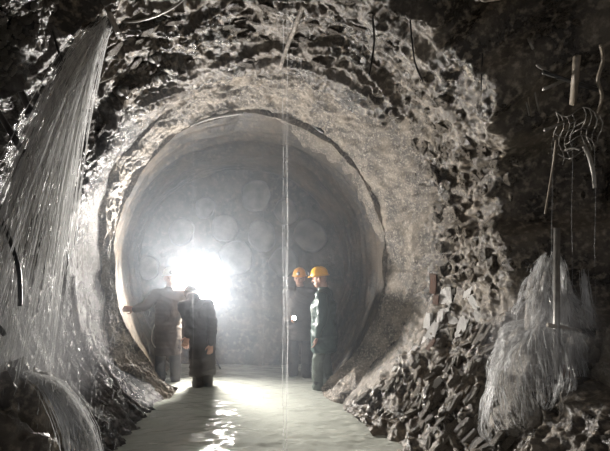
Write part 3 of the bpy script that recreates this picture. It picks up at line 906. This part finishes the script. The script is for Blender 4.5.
# roof
cable('pipe', [wp(304, 4, -.02), wp(297, 22, -.05), wp(288, 45, -.05), wp(280, 68, -.01)], .022, M['bank'], 'pale pipe clamped along the crown of the roof', 'pipe')
cable('cable', [P(371, -12, 3.5), P(373, 20, 3.5), P(374, 45, 3.5), P(369, 76, 3.5)], .008, M['black'], 'black cable dangling from the roof right of the crown')
cable('cable', [P(408, -12, 3.4), P(411, 30, 3.4), P(415, 62, 3.4), P(423, 82, 3.4)], .007, M['black'], 'thin black cable hanging over the right shoulder of the roof')
cable('cable', [P(484, -10, 3.3), P(483, 40, 3.3), P(481, 90, 3.3)], .006, M['black'], 'thin black wire hanging straight down the upper right wall', 'wire')
# torn lining at the crown of the collar
for pts, w, lab in ((((190, 126), (205, 120), (222, 116), (243, 113)), .018, 'pale torn strip of lining at the left of the bore crown'), (((308, 118), (318, 128), (324, 132)), .03, 'dark torn flap of lining hanging at the bore crown'),
                    (((322, 118), (326, 128), (330, 140)), .02, 'small hanging strip of lining right of the bore crown')):
    cable('lining_strip', [P(x, y, 5.36) for x, y in pts], w, M['steel'] if 'pale' in lab else M['dark_steel'], lab, 'lining')
# debris in the dark recess on the right
def Q(px, py, d):
    """beside the recess wall: the deeper the given depth, the closer to the rock"""
    return P(px, py, hit(min(px, 625), py)[0].y - max(0, 3.45 - d) * 1.1 + .02)


def bar(name, a, b, r, mat, label, cat, n=8):
    return cable(name, [a, b], r, mat, label, cat, n=n, smooth=0)


bar('timber_offcut', Q(577, 56, 3.0), Q(573, 104, 3.05), .022, M['old_timber'], 'pale upright timber offcut in the dark recess', 'timber', 4)
bar('steel_beam', Q(543, 72, 3.1), Q(640, 104, 3.2), .016, M['dark_steel'], 'dark beam crossing behind the upright timber offcut', 'beam', 4)
bar('rebar', Q(544, 89, 3.0), Q(572, 77, 3.3), .012, M['old_steel'], 'short pale bar slanting up to the timber offcut', 'rebar')
bar('rebar', Q(537, 65, 3.15), Q(560, 80, 3.4), .008, M['old_steel'], 'thin bar sloping down left of the timber offcut', 'rebar')
bar('rebar', Q(545, 130, 3.0), Q(568, 121, 3.4), .011, M['old_steel'], 'pale bar jutting out below the timber offcut', 'rebar')
bar('rebar', Q(529, 66, 3.5), Q(541, 120, 3.45), .008, M['old_steel'], 'long thin rod hanging at the left edge of the recess', 'rebar')
bar('rebar', Q(523, 70, 3.55), Q(533, 125, 3.5), .007, M['old_timber'], 'brown rod hanging beside the long thin rod', 'rod')
cable('cable', [Q(526, 100, 3.5), Q(532, 130, 3.5), Q(537, 155, 3.48), Q(543, 178, 3.46)], .007, M['old_steel'], 'grey wire trailing down the edge of the recess', 'wire')
bar('rebar', Q(528, 38, 3.4), Q(533, 49, 3.4), .009, M['old_steel'], 'tiny bright rod end at the top of the recess', 'rod')
cable('rebar', [Q(556, 140, 3.2), Q(553, 165, 3.2), Q(549, 190, 3.2), Q(545, 214, 3.2)], .008, M['old_timber'], 'thin pole standing in the middle of the recess', 'pole')
cable('lining_strip', [Q(584, 146, 3.1), Q(589, 156, 3.1), Q(593, 172, 3.1), Q(595, 188, 3.12)], .016, M['old_steel'], 'bent shiny strip hanging in the recess below the bars', 'lining')
cable('lining_strip', [Q(565, 150, 3.15), Q(573, 148, 3.12), Q(580, 150, 3.1)], .008, M['old_steel'], 'small curled wire beside the bent shiny strip', 'wire')
cable('lining_strip', [Q(601, 45, 3.1), Q(603, 60, 3.1), Q(598, 80, 3.1), Q(602, 96, 3.1), Q(598, 112, 3.1)], .011, M['old_timber'], 'ragged brown strip hanging at the right edge of the recess', 'lining')
bm = bmesh.new(); rnd = random.Random(4)
def mesh_pt(i, j):
    return Q(556 + i * 5.5 + 3 * math.sin(j * 1.3), 112 + j * 7 + 5 * math.sin(i * .9), 3.15 + .04 * math.sin(i * 1.7 + j))
for i in range(9):
    if i != 4: tube(bm, [mesh_pt(i, j) for j in range(0, 5 + (i * 7) % 4)], .0035, 5)
for j in range(7):
    tube(bm, [mesh_pt(i, j) for i in range((j * 5) % 3, 8 - (j * 3) % 4)], .0035, 5)
tag(obj('wire_mesh', bm, M['old_steel']), 'torn crumpled reinforcing mesh hanging in the recess below the timber offcut', 'wire mesh', kind='stuff')
# post standing in the right fall and its cross bar
bar('post', P(557, 228, 3.02), P(556, 475, 3.02), .022, M['steel'], 'upright grey post standing in the right waterfall', 'post', 8)
bar('cross_bar', P(548, 325, 3.0), P(580, 331, 3.06), .018, M['timber'], 'short bar lying across the grey post in the waterfall', 'bar', 6)
# ---------------------------------------------------------------- haze
def vol_mat(name, dens, col, aniso=0.0):
    m = bpy.data.materials.new(name); m.use_nodes = True
    N, L = m.node_tree.nodes, m.node_tree.links
    N.remove(N['Principled BSDF'])
    v = N.new('ShaderNodeVolumeScatter'); v.inputs['Density'].default_value = dens; v.inputs['Color'].default_value = (*col, 1); v.inputs['Anisotropy'].default_value = aniso
    L.new(v.outputs[0], N['Material Output'].inputs['Volume'])
    return m


bm = bmesh.new(); rings = []
n = 48
for d, cx, cz, rx, rz in ((4.3, -.45, 1.75, 2.1, 2.1), (5.4, lcx, lcz, lrx + .02, lrz + .02), (FACE_D - .02, fcx, fcz, frx + .1, frz + .1)):
    rings.append([bm.verts.new((cx + rx * math.cos(k * 2 * math.pi / n), d, max(.02, cz + rz * math.sin(k * 2 * math.pi / n)))) for k in range(n)])
for p, q in zip(rings, rings[1:]):
    for k in range(n): bm.faces.new((p[k], p[(k + 1) % n], q[(k + 1) % n], q[k]))
bm.faces.new(rings[0][::-1]); bm.faces.new(rings[-1])
tag(obj('haze', bm, vol_mat('blue_haze', HAZE, (.82, .9, 1.0))), 'bluish mist hanging in the bored section around the lamp', 'haze', kind='stuff')

# mist thrown up where the water lands
def mist(c, r, dens, label):
    bm = bmesh.new(); bmesh.ops.create_icosphere(bm, subdivisions=3, radius=r)
    m = vol_mat('jet_mist', 0, (.96, .96, 1.0))
    N, L = m.node_tree.nodes, m.node_tree.links
    tc = N.new('ShaderNodeTexCoord'); vl = N.new('ShaderNodeVectorMath'); vl.operation = 'LENGTH'
    L.new(tc.outputs['Object'], vl.inputs[0])
    mr = N.new('ShaderNodeMapRange'); mr.interpolation_type = 'SMOOTHSTEP'
    mr.inputs['From Min'].default_value = .1; mr.inputs['From Max'].default_value = r * .97; mr.inputs['To Min'].default_value = dens; mr.inputs['To Max'].default_value = 0
    L.new(vl.outputs['Value'], mr.inputs['Value'])
    L.new(mr.outputs[0], [x for x in N if x.type == 'VOLUME_SCATTER'][0].inputs['Density'])
    o = obj('mist', bm, m); o.location = c
    tag(o, label, 'mist', kind='stuff')


mist(P(20, 345, 2.45), .62, 1.4, 'soft mist rising where the left jet lands')
mist(P(545, 345, 3.1), .55, .8, 'soft mist around the right waterfall')
